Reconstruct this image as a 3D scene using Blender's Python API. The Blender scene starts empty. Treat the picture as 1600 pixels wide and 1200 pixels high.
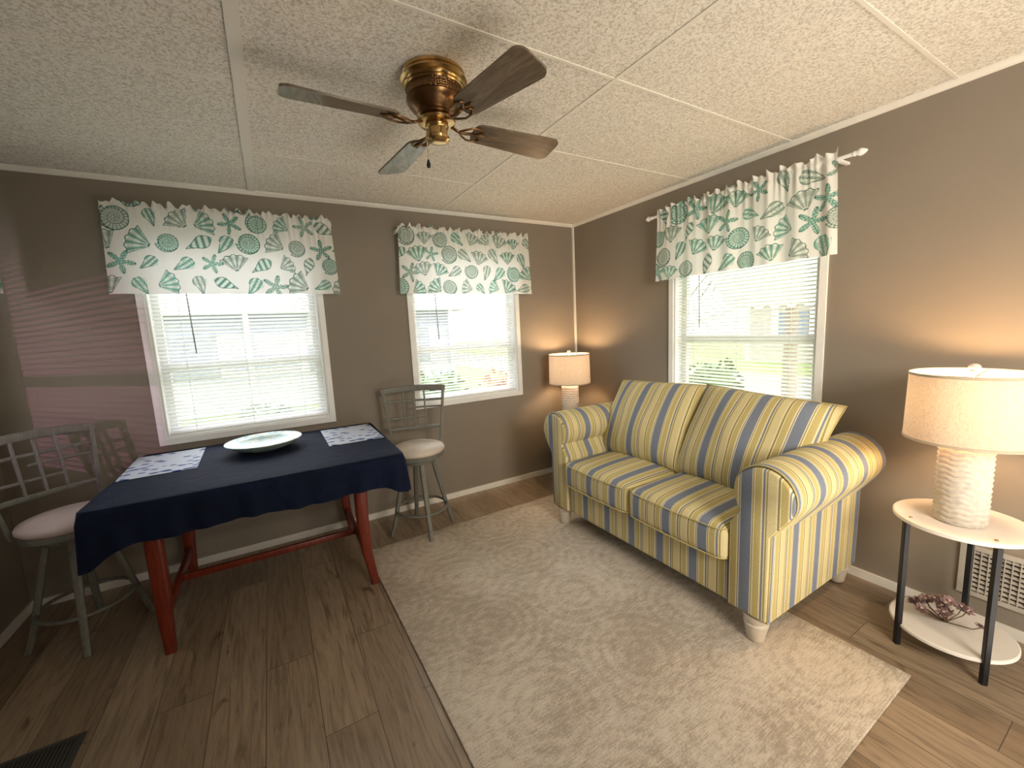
import bpy, bmesh, math, random
import numpy as np
from mathutils import Vector, Matrix
random.seed(7)
SC=bpy.context.scene
COL=SC.collection
pi=math.pi
# ------------------------------------------------------------------ helpers
def link(o,parent=None,loc=(0,0,0),rot=(0,0,0)):
    COL.objects.link(o); o.location=loc; o.rotation_euler=rot
    if parent is not None: o.parent=parent
    return o
def root(name,label,cat,loc=(0,0,0),rot=(0,0,0),group=None):
    o=bpy.data.objects.new(name,None); o.empty_display_size=.1
    link(o,None,loc,rot); o["label"]=label; o["category"]=cat
    if group:o["group"]=group
    return o
def mk(name,V,F,mat,parent=None,loc=(0,0,0),rot=(0,0,0),smooth=True,kind=None,label=None,cat=None,auto=None):
    me=bpy.data.meshes.new(name); me.from_pydata([tuple(v) for v in V],[],[tuple(f) for f in F]); me.update()
    bm=bmesh.new(); bm.from_mesh(me); bmesh.ops.recalc_face_normals(bm,faces=bm.faces[:])
    bm.to_mesh(me); bm.free()
    if smooth:
        me.polygons.foreach_set('use_smooth',[True]*len(me.polygons))
        if auto is not None:
            me.set_sharp_from_angle(angle=math.radians(auto))
    o=bpy.data.objects.new(name,me); me.materials.append(mat)
    link(o,parent,loc,rot)
    if kind:o["kind"]=kind
    if label:o["label"]=label
    if cat:o["category"]=cat
    return o
def join(*parts):
    V=[];F=[]
    for v,f in parts:
        n=len(V); V+=list(v); F+=[tuple(i+n for i in ff) for ff in f]
    return V,F
def box(x0,x1,y0,y1,z0,z1):
    V=[(x0,y0,z0),(x1,y0,z0),(x1,y1,z0),(x0,y1,z0),(x0,y0,z1),(x1,y0,z1),(x1,y1,z1),(x0,y1,z1)]
    F=[(0,3,2,1),(4,5,6,7),(0,1,5,4),(1,2,6,5),(2,3,7,6),(3,0,4,7)]
    return V,F
def rbox(x0,x1,y0,y1,z0,z1,r,n=6,crown=(0,0,0),rn=3):
    """rounded box, optional crown (puff) per axis"""
    h=np.array([(x1-x0)/2,(y1-y0)/2,(z1-z0)/2]); c=np.array([(x1+x0)/2,(y1+y0)/2,(z1+z0)/2])
    r=min(r,h.min()*.999)
    def axis(hh):
        a=list(np.linspace(-hh,-hh+r,rn+1)[:-1])+list(np.linspace(-hh+r,hh-r,n+1))+list(np.linspace(hh-r,hh,rn+1)[1:])
        return a
    A=[axis(h[0]),axis(h[1]),axis(h[2])]
    V=[];F=[];idx={}
    def vid(i,j,k):
        key=(i,j,k)
        if key in idx:return idx[key]
        p=np.array([A[0][i],A[1][j],A[2][k]])
        inn=np.clip(p,-(h-r),h-r); d=p-inn; L=np.linalg.norm(d)
        if L>1e-9:
            m=np.abs(d).max(); dd=d/L*r*(m/r) if m>0 else d
            p=inn+dd
        u=p/h
        for ax in range(3):
            if crown[ax]:
                o1,o2=(ax+1)%3,(ax+2)%3
                w=max(0,1-u[o1]**2)**.6*max(0,1-u[o2]**2)**.6
                p[ax]+=crown[ax]*w*u[ax]
        idx[key]=len(V); V.append(tuple(p+c)); return idx[key]
    N=[len(a)-1 for a in A]
    for (a,b,cx) in ((0,1,2),(1,2,0),(2,0,1)):
        for side in (0,N[cx]):
            for i in range(N[a]):
                for j in range(N[b]):
                    q=[]
                    for di,dj in ((0,0),(1,0),(1,1),(0,1)):
                        t=[0,0,0]; t[a]=i+di; t[b]=j+dj; t[cx]=side; q.append(vid(*t))
                    F.append(tuple(q) if side else tuple(reversed(q)))
    return V,F
def lathe(prof,seg=48,c=(0,0,0),fn=None):
    V=[];F=[];n=len(prof)
    for i,(r,z) in enumerate(prof):
        for s in range(seg):
            a=2*pi*s/seg; rr=r if fn is None else fn(r,z,a)
            V.append((c[0]+rr*math.cos(a),c[1]+rr*math.sin(a),c[2]+z))
    for i in range(n-1):
        for s in range(seg):
            t=(s+1)%seg
            F.append((i*seg+s,i*seg+t,(i+1)*seg+t,(i+1)*seg+s))
    if prof[0][0]>1e-6:F.append(tuple(range(seg))[::-1])
    if prof[-1][0]>1e-6:F.append(tuple((n-1)*seg+s for s in range(seg)))
    return V,F
def lathe_open(prof,seg=48,c=(0,0,0)):
    V,F=lathe(prof,seg,c); return V,[f for f in F if len(f)==4]
def tube(pts,ra,rb=None,seg=8,up=(0,0,1),sq=False,closed=False):
    """sweep ellipse/rounded-rect; ra,rb scalars or lists"""
    P=[Vector(p) for p in pts]; n=len(P); V=[];F=[]
    if rb is None: rb=ra
    U0=Vector(up)
    for i,p in enumerate(P):
        if closed: t=(P[(i+1)%n]-P[i-1])
        else: t=(P[min(i+1,n-1)]-P[max(i-1,0)])
        t.normalize(); s=t.cross(U0)
        if s.length<1e-4: s=t.cross(Vector((1,0,0)))
        s.normalize(); u=s.cross(t).normalized()
        a=ra[i] if hasattr(ra,'__len__') else ra; b=rb[i] if hasattr(rb,'__len__') else rb
        for k in range(seg):
            th=2*pi*(k+.5)/seg; cx,sx=math.cos(th),math.sin(th)
            if sq:
                e=.35; cx=math.copysign(abs(cx)**e,cx); sx=math.copysign(abs(sx)**e,sx)
            V.append(tuple(p+s*(a*cx)+u*(b*sx)))
    m=n if closed else n-1
    for i in range(m):
        j=(i+1)%n
        for k in range(seg):
            l=(k+1)%seg
            F.append((i*seg+k,i*seg+l,j*seg+l,j*seg+k))
    if not closed:
        F.append(tuple(range(seg))[::-1]); F.append(tuple((n-1)*seg+k for k in range(seg)))
    return V,F
def dup(rt,loc,rot):
    """copy a thing with all its parts"""
    new=rt.copy(); COL.objects.link(new); new.location=loc; new.rotation_euler=rot
    def rec(o,no):
        for ch in list(o.children):
            c2=ch.copy(); COL.objects.link(c2); c2.parent=no; rec(ch,c2)
    rec(rt,new)
    return new
# ------------------------------------------------------------------ materials
class M:
    def __init__(s,name):
        s.m=bpy.data.materials.new(name); s.m.use_nodes=True; s.t=s.m.node_tree; s.n=s.t.nodes; s.l=s.t.links
        s.b=s.n['Principled BSDF']; s.out=s.n['Material Output']
        s.tc=s.n.new('ShaderNodeTexCoord')
    def N(s,t,**k):
        n=s.n.new(t)
        for a,b in k.items(): setattr(n,a,b)
        return n
    def L(s,a,b): s.l.new(a,b)
    def mapping(s,scale=(1,1,1),rot=(0,0,0),loc=(0,0,0),src='Object'):
        n=s.N('ShaderNodeMapping'); n.inputs['Scale'].default_value=scale; n.inputs['Rotation'].default_value=rot; n.inputs['Location'].default_value=loc
        s.L(s.tc.outputs[src],n.inputs['Vector']); return n.outputs[0]
    def noise(s,vec,scale=5,detail=3,rough=.5,dist=0):
        n=s.N('ShaderNodeTexNoise'); n.inputs['Scale'].default_value=scale; n.inputs['Detail'].default_value=detail
        n.inputs['Roughness'].default_value=rough; n.inputs['Distortion'].default_value=dist
        if vec is not None: s.L(vec,n.inputs['Vector'])
        return n.outputs['Fac']
    def ramp(s,fac,stops,interp='LINEAR'):
        n=s.N('ShaderNodeValToRGB'); cr=n.color_ramp; cr.interpolation=interp
        while len(cr.elements)>1: cr.elements.remove(cr.elements[-1])
        cr.elements[0].position=stops[0][0]; c=stops[0][1]; cr.elements[0].color=(*c,1)
        for p,c in stops[1:]:
            e=cr.elements.new(p); e.color=(*c,1)
        s.L(fac,n.inputs['Fac']); return n.outputs['Color']
    def mix(s,fac,a,b,mode='MIX'):
        n=s.N('ShaderNodeMix',data_type='RGBA',blend_type=mode)
        for k,v in (('Factor',fac),('A',a),('B',b)):
            idx={'Factor':0,'A':6,'B':7}[k]
            if isinstance(v,(int,float)): n.inputs[idx].default_value=v
            elif isinstance(v,tuple): n.inputs[idx].default_value=(*v,1)
            else: s.L(v,n.inputs[idx])
        return n.outputs[2]
    def math(s,op,a,b=0):
        n=s.N('ShaderNodeMath',operation=op)
        for i,v in enumerate((a,b)):
            if isinstance(v,(int,float)): n.inputs[i].default_value=v
            else: s.L(v,n.inputs[i])
        return n.outputs[0]
    def bump(s,h,strength=.3,dist=.01):
        n=s.N('ShaderNodeBump'); n.inputs['Strength'].default_value=strength; n.inputs['Distance'].default_value=dist
        s.L(h,n.inputs['Height']); s.L(n.outputs[0],s.b.inputs['Normal']); return n.outputs[0]
    def color(s,c):
        if isinstance(c,tuple): s.b.inputs['Base Color'].default_value=(*c,1)
        else: s.L(c,s.b.inputs['Base Color'])
    def set(s,rough=.5,metal=0,**k):
        s.b.inputs['Roughness'].default_value=rough; s.b.inputs['Metallic'].default_value=metal
def simple(name,c,rough=.5,metal=0,var=.12,scale=8,bump=0,bscale=60,spec=None):
    m=M(name); v=m.mapping()
    n=m.noise(v,scale,3)
    lo=tuple(x*(1-var) for x in c); hi=tuple(min(1,x*(1+var)) for x in c)
    m.color(m.ramp(n,[(.3,lo),(.7,hi)])); m.set(rough,metal)
    if spec is not None:m.b.inputs['Specular IOR Level'].default_value=spec
    if bump: m.bump(m.noise(v,bscale,4),bump,.004)
    return m.m
def translucent(name,colf,tr,em=None):
    m=M(name); c=colf(m)
    d=m.N('ShaderNodeBsdfDiffuse'); t=m.N('ShaderNodeBsdfTranslucent')
    for q in (d,t): m.L(c,q.inputs['Color'])
    mx=m.N('ShaderNodeMixShader'); mx.inputs[0].default_value=tr; m.L(d.outputs[0],mx.inputs[1]); m.L(t.outputs[0],mx.inputs[2])
    last=mx.outputs[0]
    if em:
        e=m.N('ShaderNodeEmission'); m.L(m.mix(1.0,c,em[0],'MULTIPLY'),e.inputs['Color']); e.inputs['Strength'].default_value=em[1]
        ad=m.N('ShaderNodeAddShader'); m.L(last,ad.inputs[0]); m.L(e.outputs[0],ad.inputs[1]); last=ad.outputs[0]
    m.L(last,m.out.inputs['Surface']); return m.m
# wall
m=M('wall_paint'); v=m.mapping(); n=m.noise(v,1.5,2)
m.color(m.ramp(n,[(.3,(.225,.190,.150)),(.7,(.255,.217,.173))])); m.set(.75); m.bump(m.noise(v,90,3),.12,.003); MAT_wall=m.m
# ceiling
m=M('textured_ceiling'); v=m.mapping()
n=m.noise(v,115,4,.6,.7)
c=m.ramp(n,[(.38,(.54,.50,.43)),(.48,(.73,.69,.615)),(.56,(.86,.825,.75))])
m.color(c); m.set(.85); m.bump(n,.55,.005); MAT_ceil=m.m
MAT_white=simple('white_trim_paint',(.78,.75,.69),.45,var=.04)
MAT_strip=simple('ceiling_strip_vinyl',(.78,.745,.67),.6,var=.02)
MAT_frame=simple('white_vinyl',(.84,.84,.82),.4,var=.03)
# floor planks
m=M('vinyl_wood_planks')
sx=m.N('ShaderNodeSeparateXYZ'); m.L(m.tc.outputs['Object'],sx.inputs[0])
cx=m.N('ShaderNodeCombineXYZ'); m.L(sx.outputs[1],cx.inputs[0]); m.L(sx.outputs[0],cx.inputs[1])
br=m.N('ShaderNodeTexBrick',offset=.37,offset_frequency=2); m.L(cx.outputs[0],br.inputs['Vector'])
br.inputs['Color1'].default_value=(0,0,0,1); br.inputs['Color2'].default_value=(1,1,1,1); br.inputs['Mortar'].default_value=(.5,.5,.5,1)
br.inputs['Scale'].default_value=1; br.inputs['Brick Width'].default_value=1.22; br.inputs['Row Height'].default_value=.18; br.inputs['Mortar Size'].default_value=.0013; br.inputs['Mortar Smooth'].default_value=0; br.inputs['Bias'].default_value=0
tone=m.ramp(br.outputs['Color'],[(0,(.225,.163,.108)),(.5,(.285,.211,.145)),(1,(.345,.262,.185))])
off=m.N('ShaderNodeVectorMath',operation='MULTIPLY_ADD'); m.L(br.outputs['Color'],off.inputs[0]); off.inputs[1].default_value=(7,13,3); m.L(m.tc.outputs['Object'],off.inputs[2])
mp=m.N('ShaderNodeMapping'); mp.inputs['Scale'].default_value=(16,1.3,1); m.L(off.outputs[0],mp.inputs[0])
g=m.noise(mp.outputs[0],2.2,6,.62,1.6)
gc=m.ramp(g,[(.3,(.54,.52,.49)),(.5,(.95,.95,.94)),(.72,(1.22,1.2,1.16))])
c1=m.mix(1.0,tone,gc,'MULTIPLY')
mp2=m.N('ShaderNodeMapping'); mp2.inputs['Scale'].default_value=(9,3.2,1); m.L(off.outputs[0],mp2.inputs[0])
k=m.noise(mp2.outputs[0],1.5,2,.5,.6)
kk=m.ramp(k,[(.24,(.40,.36,.32)),(.32,(1,1,1))])
c2=m.mix(1.0,c1,kk,'MULTIPLY')
c3=m.mix(br.outputs['Fac'],c2,(.085,.06,.042))
m.color(c3); m.set(.34); m.bump(g,.10,.002); MAT_floor=m.m
# rug : faded linework broken up by wear, woven streaks
m=M('distressed_rug'); v=m.mapping()
big=m.noise(v,1.9,3,.55,.8); fine=m.noise(m.mapping((10,150,1)),1.6,5,.75,.2)
blot=m.noise(v,110,5,.8,.3); wear=m.noise(m.mapping((1,2.6,1)),12,6,.8,.6)
vo=m.N('ShaderNodeTexVoronoi',feature='F1'); vo.inputs['Scale'].default_value=2.2; vo.inputs['Randomness'].default_value=.2; m.L(v,vo.inputs['Vector'])
vo2=m.N('ShaderNodeTexVoronoi',feature='DISTANCE_TO_EDGE'); vo2.inputs['Scale'].default_value=13; m.L(v,vo2.inputs['Vector'])
rings=m.math('SINE',m.math('MULTIPLY',vo.outputs['Distance'],55))
leaf=m.math('SINE',m.math('MULTIPLY',vo2.outputs['Distance'],60))
s1=m.math('ADD',m.math('ADD',m.math('MULTIPLY',rings,.022),m.math('MULTIPLY',leaf,.018)),m.math('ADD',m.math('ADD',m.math('MULTIPLY',big,.42),m.math('MULTIPLY',wear,.42)),m.math('ADD',m.math('MULTIPLY',fine,.60),m.math('MULTIPLY',blot,.42))))
c=m.ramp(s1,[(.78,(.68,.61,.52)),(.88,(.61,.54,.45)),(.94,(.51,.44,.36)),(1.0,(.41,.345,.275))])
m.color(c); m.set(.95); m.b.inputs['Specular IOR Level'].default_value=.1
m.bump(m.noise(v,350,2),.5,.004); MAT_rug=m.m
# sofa stripes
def stripes(name,axis,off=0.0):
    m=M(name); sx=m.N('ShaderNodeSeparateXYZ'); m.L(m.tc.outputs['Object'],sx.inputs[0])
    P=.195
    f=m.math('FRACT',m.math('ADD',m.math('DIVIDE',sx.outputs[axis],P),10+off))
    B=(.205,.235,.300);C=(.78,.70,.47);S=(.54,.445,.185);O=(.30,.25,.10);T=(.66,.57,.31)
    c=m.ramp(f,[(0,B),(.20,C),(.22,B),(.24,C),(.27,S),(.40,C),(.42,O),(.46,C),(.485,T),(.66,O),(.68,T),(.71,B),(.75,C),(.78,S),(.91,C),(.93,O),(.95,C),(.97,B)],'CONSTANT')
    v=m.mapping(); n=m.noise(v,420,2); sh=m.ramp(n,[(.3,(.82,.82,.82)),(.7,(1.10,1.10,1.10))])
    m.color(m.mix(1.0,c,sh,'MULTIPLY')); m.set(.9); m.b.inputs['Specular IOR Level'].default_value=.12
    m.bump(m.math('ADD',n,m.math('MULTIPLY',m.noise(v,7,3),3)),.3,.004); return m.m
MAT_sy=stripes('striped_fabric_lengthwise',1); MAT_sy2=stripes('striped_fabric_panel',1,.35); MAT_sx=stripes('striped_fabric_arm',0,.2)
MAT_pipe2=simple('straw_piping',(.50,.41,.17),.85)
MAT_bun=simple('whitewashed_wood',(.58,.51,.41),.5)
m=M('navy_cloth'); v=m.mapping(); n=m.noise(v,9,4,.6,1); m.color(m.ramp(n,[(.3,(.0018,.005,.018)),(.7,(.004,.009,.033))])); m.set(.85); m.b.inputs['Specular IOR Level'].default_value=.2; m.bump(n,.5,.012); MAT_navy=m.m
m=M('cherry_wood'); v=m.mapping((14,14,1.5)); n=m.noise(v,4,4,.6,1); m.color(m.ramp(n,[(.3,(.11,.014,.006)),(.7,(.21,.030,.011))])); m.set(.35); MAT_cherry=m.m
m=M('grey_painted_wood'); v=m.mapping((10,10,2)); n=m.noise(v,6,4,.6,1); m.color(m.ramp(n,[(.3,(.12,.12,.10)),(.7,(.19,.19,.165))])); m.set(.5); MAT_grey=m.m
MAT_seat=simple('cream_vinyl',(.62,.54,.46),.5,bump=.1); MAT_seat2=simple('pinkish_cream_vinyl',(.52,.41,.39),.5,bump=.1)
m=M('white_ceramic'); v=m.mapping(); n=m.noise(v,60,3); m.color(m.ramp(n,[(.3,(.54,.49,.43)),(.7,(.69,.63,.56))])); m.set(.85); m.b.inputs['Specular IOR Level'].default_value=.2; m.bump(n,.3,.003); MAT_ceramic=m.m
m=M('black_metal'); v=m.mapping(); m.color(m.ramp(m.noise(v,20,2),[(.3,(.007,.007,.009)),(.7,(.012,.012,.014))])); m.set(.4,.3); MAT_black=m.m
MAT_tray=simple('white_lacquer',(.80,.75,.70),.4,var=.03)
def _sh(m):
    n=m.noise(m.mapping((50,50,500)),2,3,.7); n2=m.noise(m.mapping((400,400,30)),2,3,.7)
    return m.ramp(m.math('ADD',m.math('MULTIPLY',n,.5),m.math('MULTIPLY',n2,.5)),[(.36,(.42,.34,.26)),(.64,(.74,.64,.52))])
MAT_shade=translucent('linen_lampshade',_sh,.07,((1.0,.70,.46),.20))
MAT_brass=simple('antique_brass',(.55,.37,.16),.22,1,var=.25,scale=20)
MAT_bronze=simple('dark_bronze',(.20,.11,.05),.3,1,var=.3,scale=20)
m=M('walnut_blade'); v=m.mapping((2,16,4)); n=m.noise(v,3,5,.6,1.5); m.color(m.ramp(n,[(.3,(.070,.052,.036)),(.7,(.20,.152,.105))])); m.set(.22); m.b.inputs['Coat Weight'].default_value=.4; MAT_blade=m.m
MAT_blind=translucent('white_blind_slats',lambda m:m.ramp(m.noise(m.mapping(),3,2),[(.3,(.88,.88,.87)),(.7,(.93,.93,.92))]),.47)
def _vl(m):
    a=m.N('ShaderNodeAttribute',attribute_name='Print'); n=m.noise(m.mapping(),500,2)
    return m.mix(1.0,a.outputs['Color'],m.ramp(n,[(.3,(.96,.96,.96)),(.7,(1.04,1.04,1.04))]),'MULTIPLY')
MAT_val=translucent('seashell_print_cotton',_vl,.32)
m=M('window_glass'); tr=m.N('ShaderNodeBsdfTransparent'); gl=m.N('ShaderNodeBsdfGlossy'); gl.inputs['Roughness'].default_value=.02; mx=m.N('ShaderNodeMixShader'); mx.inputs[0].default_value=.04
n=m.noise(m.mapping(),2,1); m.L(m.ramp(n,[(0,(.97,.97,.97)),(1,(1,1,1))]),tr.inputs['Color'])
m.L(tr.outputs[0],mx.inputs[1]); m.L(gl.outputs[0],mx.inputs[2]); m.L(mx.outputs[0],m.out.inputs['Surface']); MAT_glass=m.m
m=M('turquoise_glass'); v=m.mapping(); vo=m.N('ShaderNodeTexVoronoi'); vo.inputs['Scale'].default_value=38; m.L(v,vo.inputs['Vector'])
sepc=m.N('ShaderNodeSeparateColor'); m.L(vo.outputs['Color'],sepc.inputs[0])
m.color(m.ramp(sepc.outputs[0],[(0,(.26,.48,.46)),(.4,(.44,.62,.58)),(.7,(.56,.66,.60)),(1,(.62,.59,.47))])); m.set(.2); MAT_bowl=m.m
m=M('blue_leaf_print'); v=m.mapping(); vo=m.N('ShaderNodeTexVoronoi'); vo.inputs['Scale'].default_value=17; m.L(m.mapping((1,1.7,1),(0,0,.5)),vo.inputs['Vector'])
n=m.noise(v,7,2); msk=m.math('ADD',vo.outputs['Distance'],m.math('MULTIPLY',n,.36))
m.color(m.ramp(msk,[(.40,(.010,.035,.19)),(.50,(.045,.11,.36)),(.53,(.52,.55,.64))])); m.set(.7); MAT_mat=m.m
# ------------------------------------------------------------------ room shell
H=2.30; XL=-3.80; YF=-4.7; T=.12
def wallmesh(a0,a1,ops,conv):
    xs=sorted(set([a0,a1]+[o[0] for o in ops]+[o[1] for o in ops])); parts=[]
    for i in range(len(xs)-1):
        p,q=xs[i],xs[i+1]; hit=[o for o in ops if o[0]<=p+1e-6 and o[1]>=q-1e-6]
        if hit:
            o=hit[0]; parts.append(conv(p,q,0,o[2])); parts.append(conv(p,q,o[3],H))
        else: parts.append(conv(p,q,0,H))
    return join(*parts)
Z0,Z1=.825,2.05
W=[(-3.125,-2.225),(-1.575,-.665)]
opsB=[(a,b,Z0,Z1) for a,b in W]
V,F=wallmesh(XL-T,T,opsB,lambda p,q,z0,z1:box(p,q,0,T,z0,z1)); mk('wall_back',V,F,MAT_wall,smooth=False,kind='structure')
W3=(-2.03,-1.115); W4=(-1.25,-.3)
V,F=wallmesh(YF,0,[(W3[0],W3[1],Z0,Z1)],lambda p,q,z0,z1:box(0,T,p,q,z0,z1)); mk('wall_right',V,F,MAT_wall,smooth=False,kind='structure')
V,F=wallmesh(YF,0,[(W4[0],W4[1],Z0,Z1)],lambda p,q,z0,z1:box(XL-T,XL,p,q,z0,z1)); mk('wall_left',V,F,MAT_wall,smooth=False,kind='structure')
mk('wall_front',*box(XL-T,T,YF-T,YF,0,H),MAT_wall,smooth=False,kind='structure')
mk('floor',*box(XL-T,T,YF-T,T,-.1,0),MAT_floor,smooth=False,kind='structure')
mk('ceiling',*box(XL-T,T,YF-T,T,H,H+.1),MAT_ceil,smooth=False,kind='structure')
mk('baseboard_back',*box(XL,0,-.012,0,0,.045),MAT_white,smooth=False,kind='structure')
mk('baseboard_right',*box(-.012,0,YF,-.012,0,.045),MAT_white,smooth=False,kind='structure')
mk('baseboard_left',*box(XL,XL+.012,YF,-.012,0,.045),MAT_white,smooth=False,kind='structure')
tn=[0]
def trim(V,F,mat=MAT_white):
    tn[0]+=1; mk('trim_%d'%tn[0],V,F,mat,smooth=False,kind='structure')
def crown_prof(fn,a,b):
    pr=[(0,0),(.022,0),(.020,-.008),(.008,-.020),(0,-.024)]
    V=[fn(a,d,H+z) for d,z in pr]+[fn(b,d,H+z) for d,z in pr]; n=len(pr)
    F=[(i,(i+1)%n,n+(i+1)%n,n+i) for i in range(n)]+[tuple(range(n)),tuple(range(2*n-1,n-1,-1))]
    return V,F
trim(*crown_prof(lambda t,d,z:(t,-d,z),XL,0))
trim(*crown_prof(lambda t,d,z:(-d,t,z),YF,0))
trim(*crown_prof(lambda t,d,z:(XL+d,t,z),YF,0))
trim(*box(-.016,0,-.016,0,.045,H-.02))
trim(*box(-2.552,-2.512,YF,-.02,H-.006,H),MAT_strip)
trim(*box(-1.308,-1.292,YF,-.02,H-.004,H),MAT_strip)
for y in (-.63,-1.25,-2.49,-3.73):
    trim(*box(XL+.02,-2.552,y-.006,y+.006,H-.003,H),MAT_strip)
for y in (-.63,-1.87,-3.11):
    trim(*box(-2.512,-1.308,y-.006,y+.006,H-.003,H),MAT_strip)
for y in (-1.25,-1.87,-2.49,-3.11): trim(*box(-1.292,-.02,y-.006,y+.006,H-.003,H),MAT_strip)
# ------------------------------------------------------------------ windows
def window(n,loc,rz,w):
    h=w/2; parts=[]
    c=.036
    for (x0,x1,z0,z1) in ((-h-c,-h,Z0-c,Z1+c),(h,h+c,Z0-c,Z1+c),(-h,h,Z1,Z1+c),(-h,h,Z0-c,Z0)):
        parts.append(box(x0,x1,-.012,0,z0,z1))
    for (x0,x1,z0,z1) in ((-h,-h+.012,Z0,Z1),(h-.012,h,Z0,Z1),(-h+.012,h-.012,Z1-.012,Z1),(-h+.012,h-.012,Z0,Z0+.012)):
        parts.append(box(x0,x1,0,.115,z0,z1))
    zm=1.24
    for (x0,x1,z0,z1) in ((-h+.012,-h+.05,Z0+.012,Z1-.012),(h-.05,h-.012,Z0+.012,Z1-.012),(-h+.05,h-.05,zm-.02,zm+.02),(-h+.05,h-.05,Z0+.012,Z0+.05),(-h+.05,h-.05,Z1-.05,Z1-.012)):
        parts.append(box(x0,x1,.075,.105,z0,z1))
    V,F=join(*parts)
    o=mk('window_%d'%n,V,F,MAT_frame,None,loc,(0,0,rz),smooth=False,kind='structure')
    mk('window_pane',*box(-h+.05,h-.05,.088,.091,Z0+.05,Z1-.05),MAT_glass,o,smooth=False)
    return o
MAT_glassy=simple('clear_plastic',(.45,.45,.45),.2)
def blind(loc,rz,w,tilt,label):
    r=root('window_blind',label,'blind',loc,(0,0,rz)); h=w/2-.016
    y=.038; parts=[]
    z=Z0+.035
    while z<Z1-.05:
        nseg=4; wd=.0125
        V=[];F=[]
        for i in range(nseg+1):
            t=-1+2*i/nseg; yy=t*wd; zz=.0022*(1-t*t)
            ca,sa=math.cos(tilt),math.sin(tilt)
            Y=y+yy*ca-zz*sa; Zz=z+yy*sa+zz*ca
            V+=[(-h,Y,Zz),(h,Y,Zz)]
        for i in range(nseg): F.append((2*i,2*i+1,2*i+3,2*i+2))
        parts.append((V,F)); z+=.0225
    mk('slats',*join(*parts),MAT_blind,r)
    mk('head_rail',*rbox(-h,h,y-.018,y+.018,Z1-.045,Z1-.014,.004,1,rn=1),MAT_frame,r,auto=40)
    mk('bottom_rail',*rbox(-h,h,y-.013,y+.013,Z0+.013,Z0+.027,.004,1,rn=1),MAT_frame,r,auto=40)
    for x in (-h+.13,0,h-.13):
        mk('ladder_cord',*tube([(x,y-.014,Z0+.02),(x,y-.014,Z1-.03)],.0011,seg=5),MAT_frame,r)
    mk('tilt_wand',*tube([(-h+.17,y-.026,Z1-.05),(-h+.185,y-.030,1.32)],.004,seg=6),MAT_glassy,r)
    return r
wins=[(1,((W[0][0]+W[0][1])/2,0,0),0,W[0][1]-W[0][0]),(2,((W[1][0]+W[1][1])/2,0,0),0,W[1][1]-W[1][0]),
      (3,(0,(W3[0]+W3[1])/2,0),-pi/2,W3[1]-W3[0]),(4,(XL,(W4[0]+W4[1])/2,0),pi/2,W4[1]-W4[0])]
blabs=['white horizontal mini blind in the wide window behind the table','white horizontal mini blind in the window beside the bar stool','white horizontal mini blind in the window above the sofa','white mini blind in the side window']
for (n,loc,rz,w),lb,tt in zip(wins,blabs,(34,24,24,8)):
    window(n,loc,rz,w); blind(loc,rz,w,math.radians(tt),lb)
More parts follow.
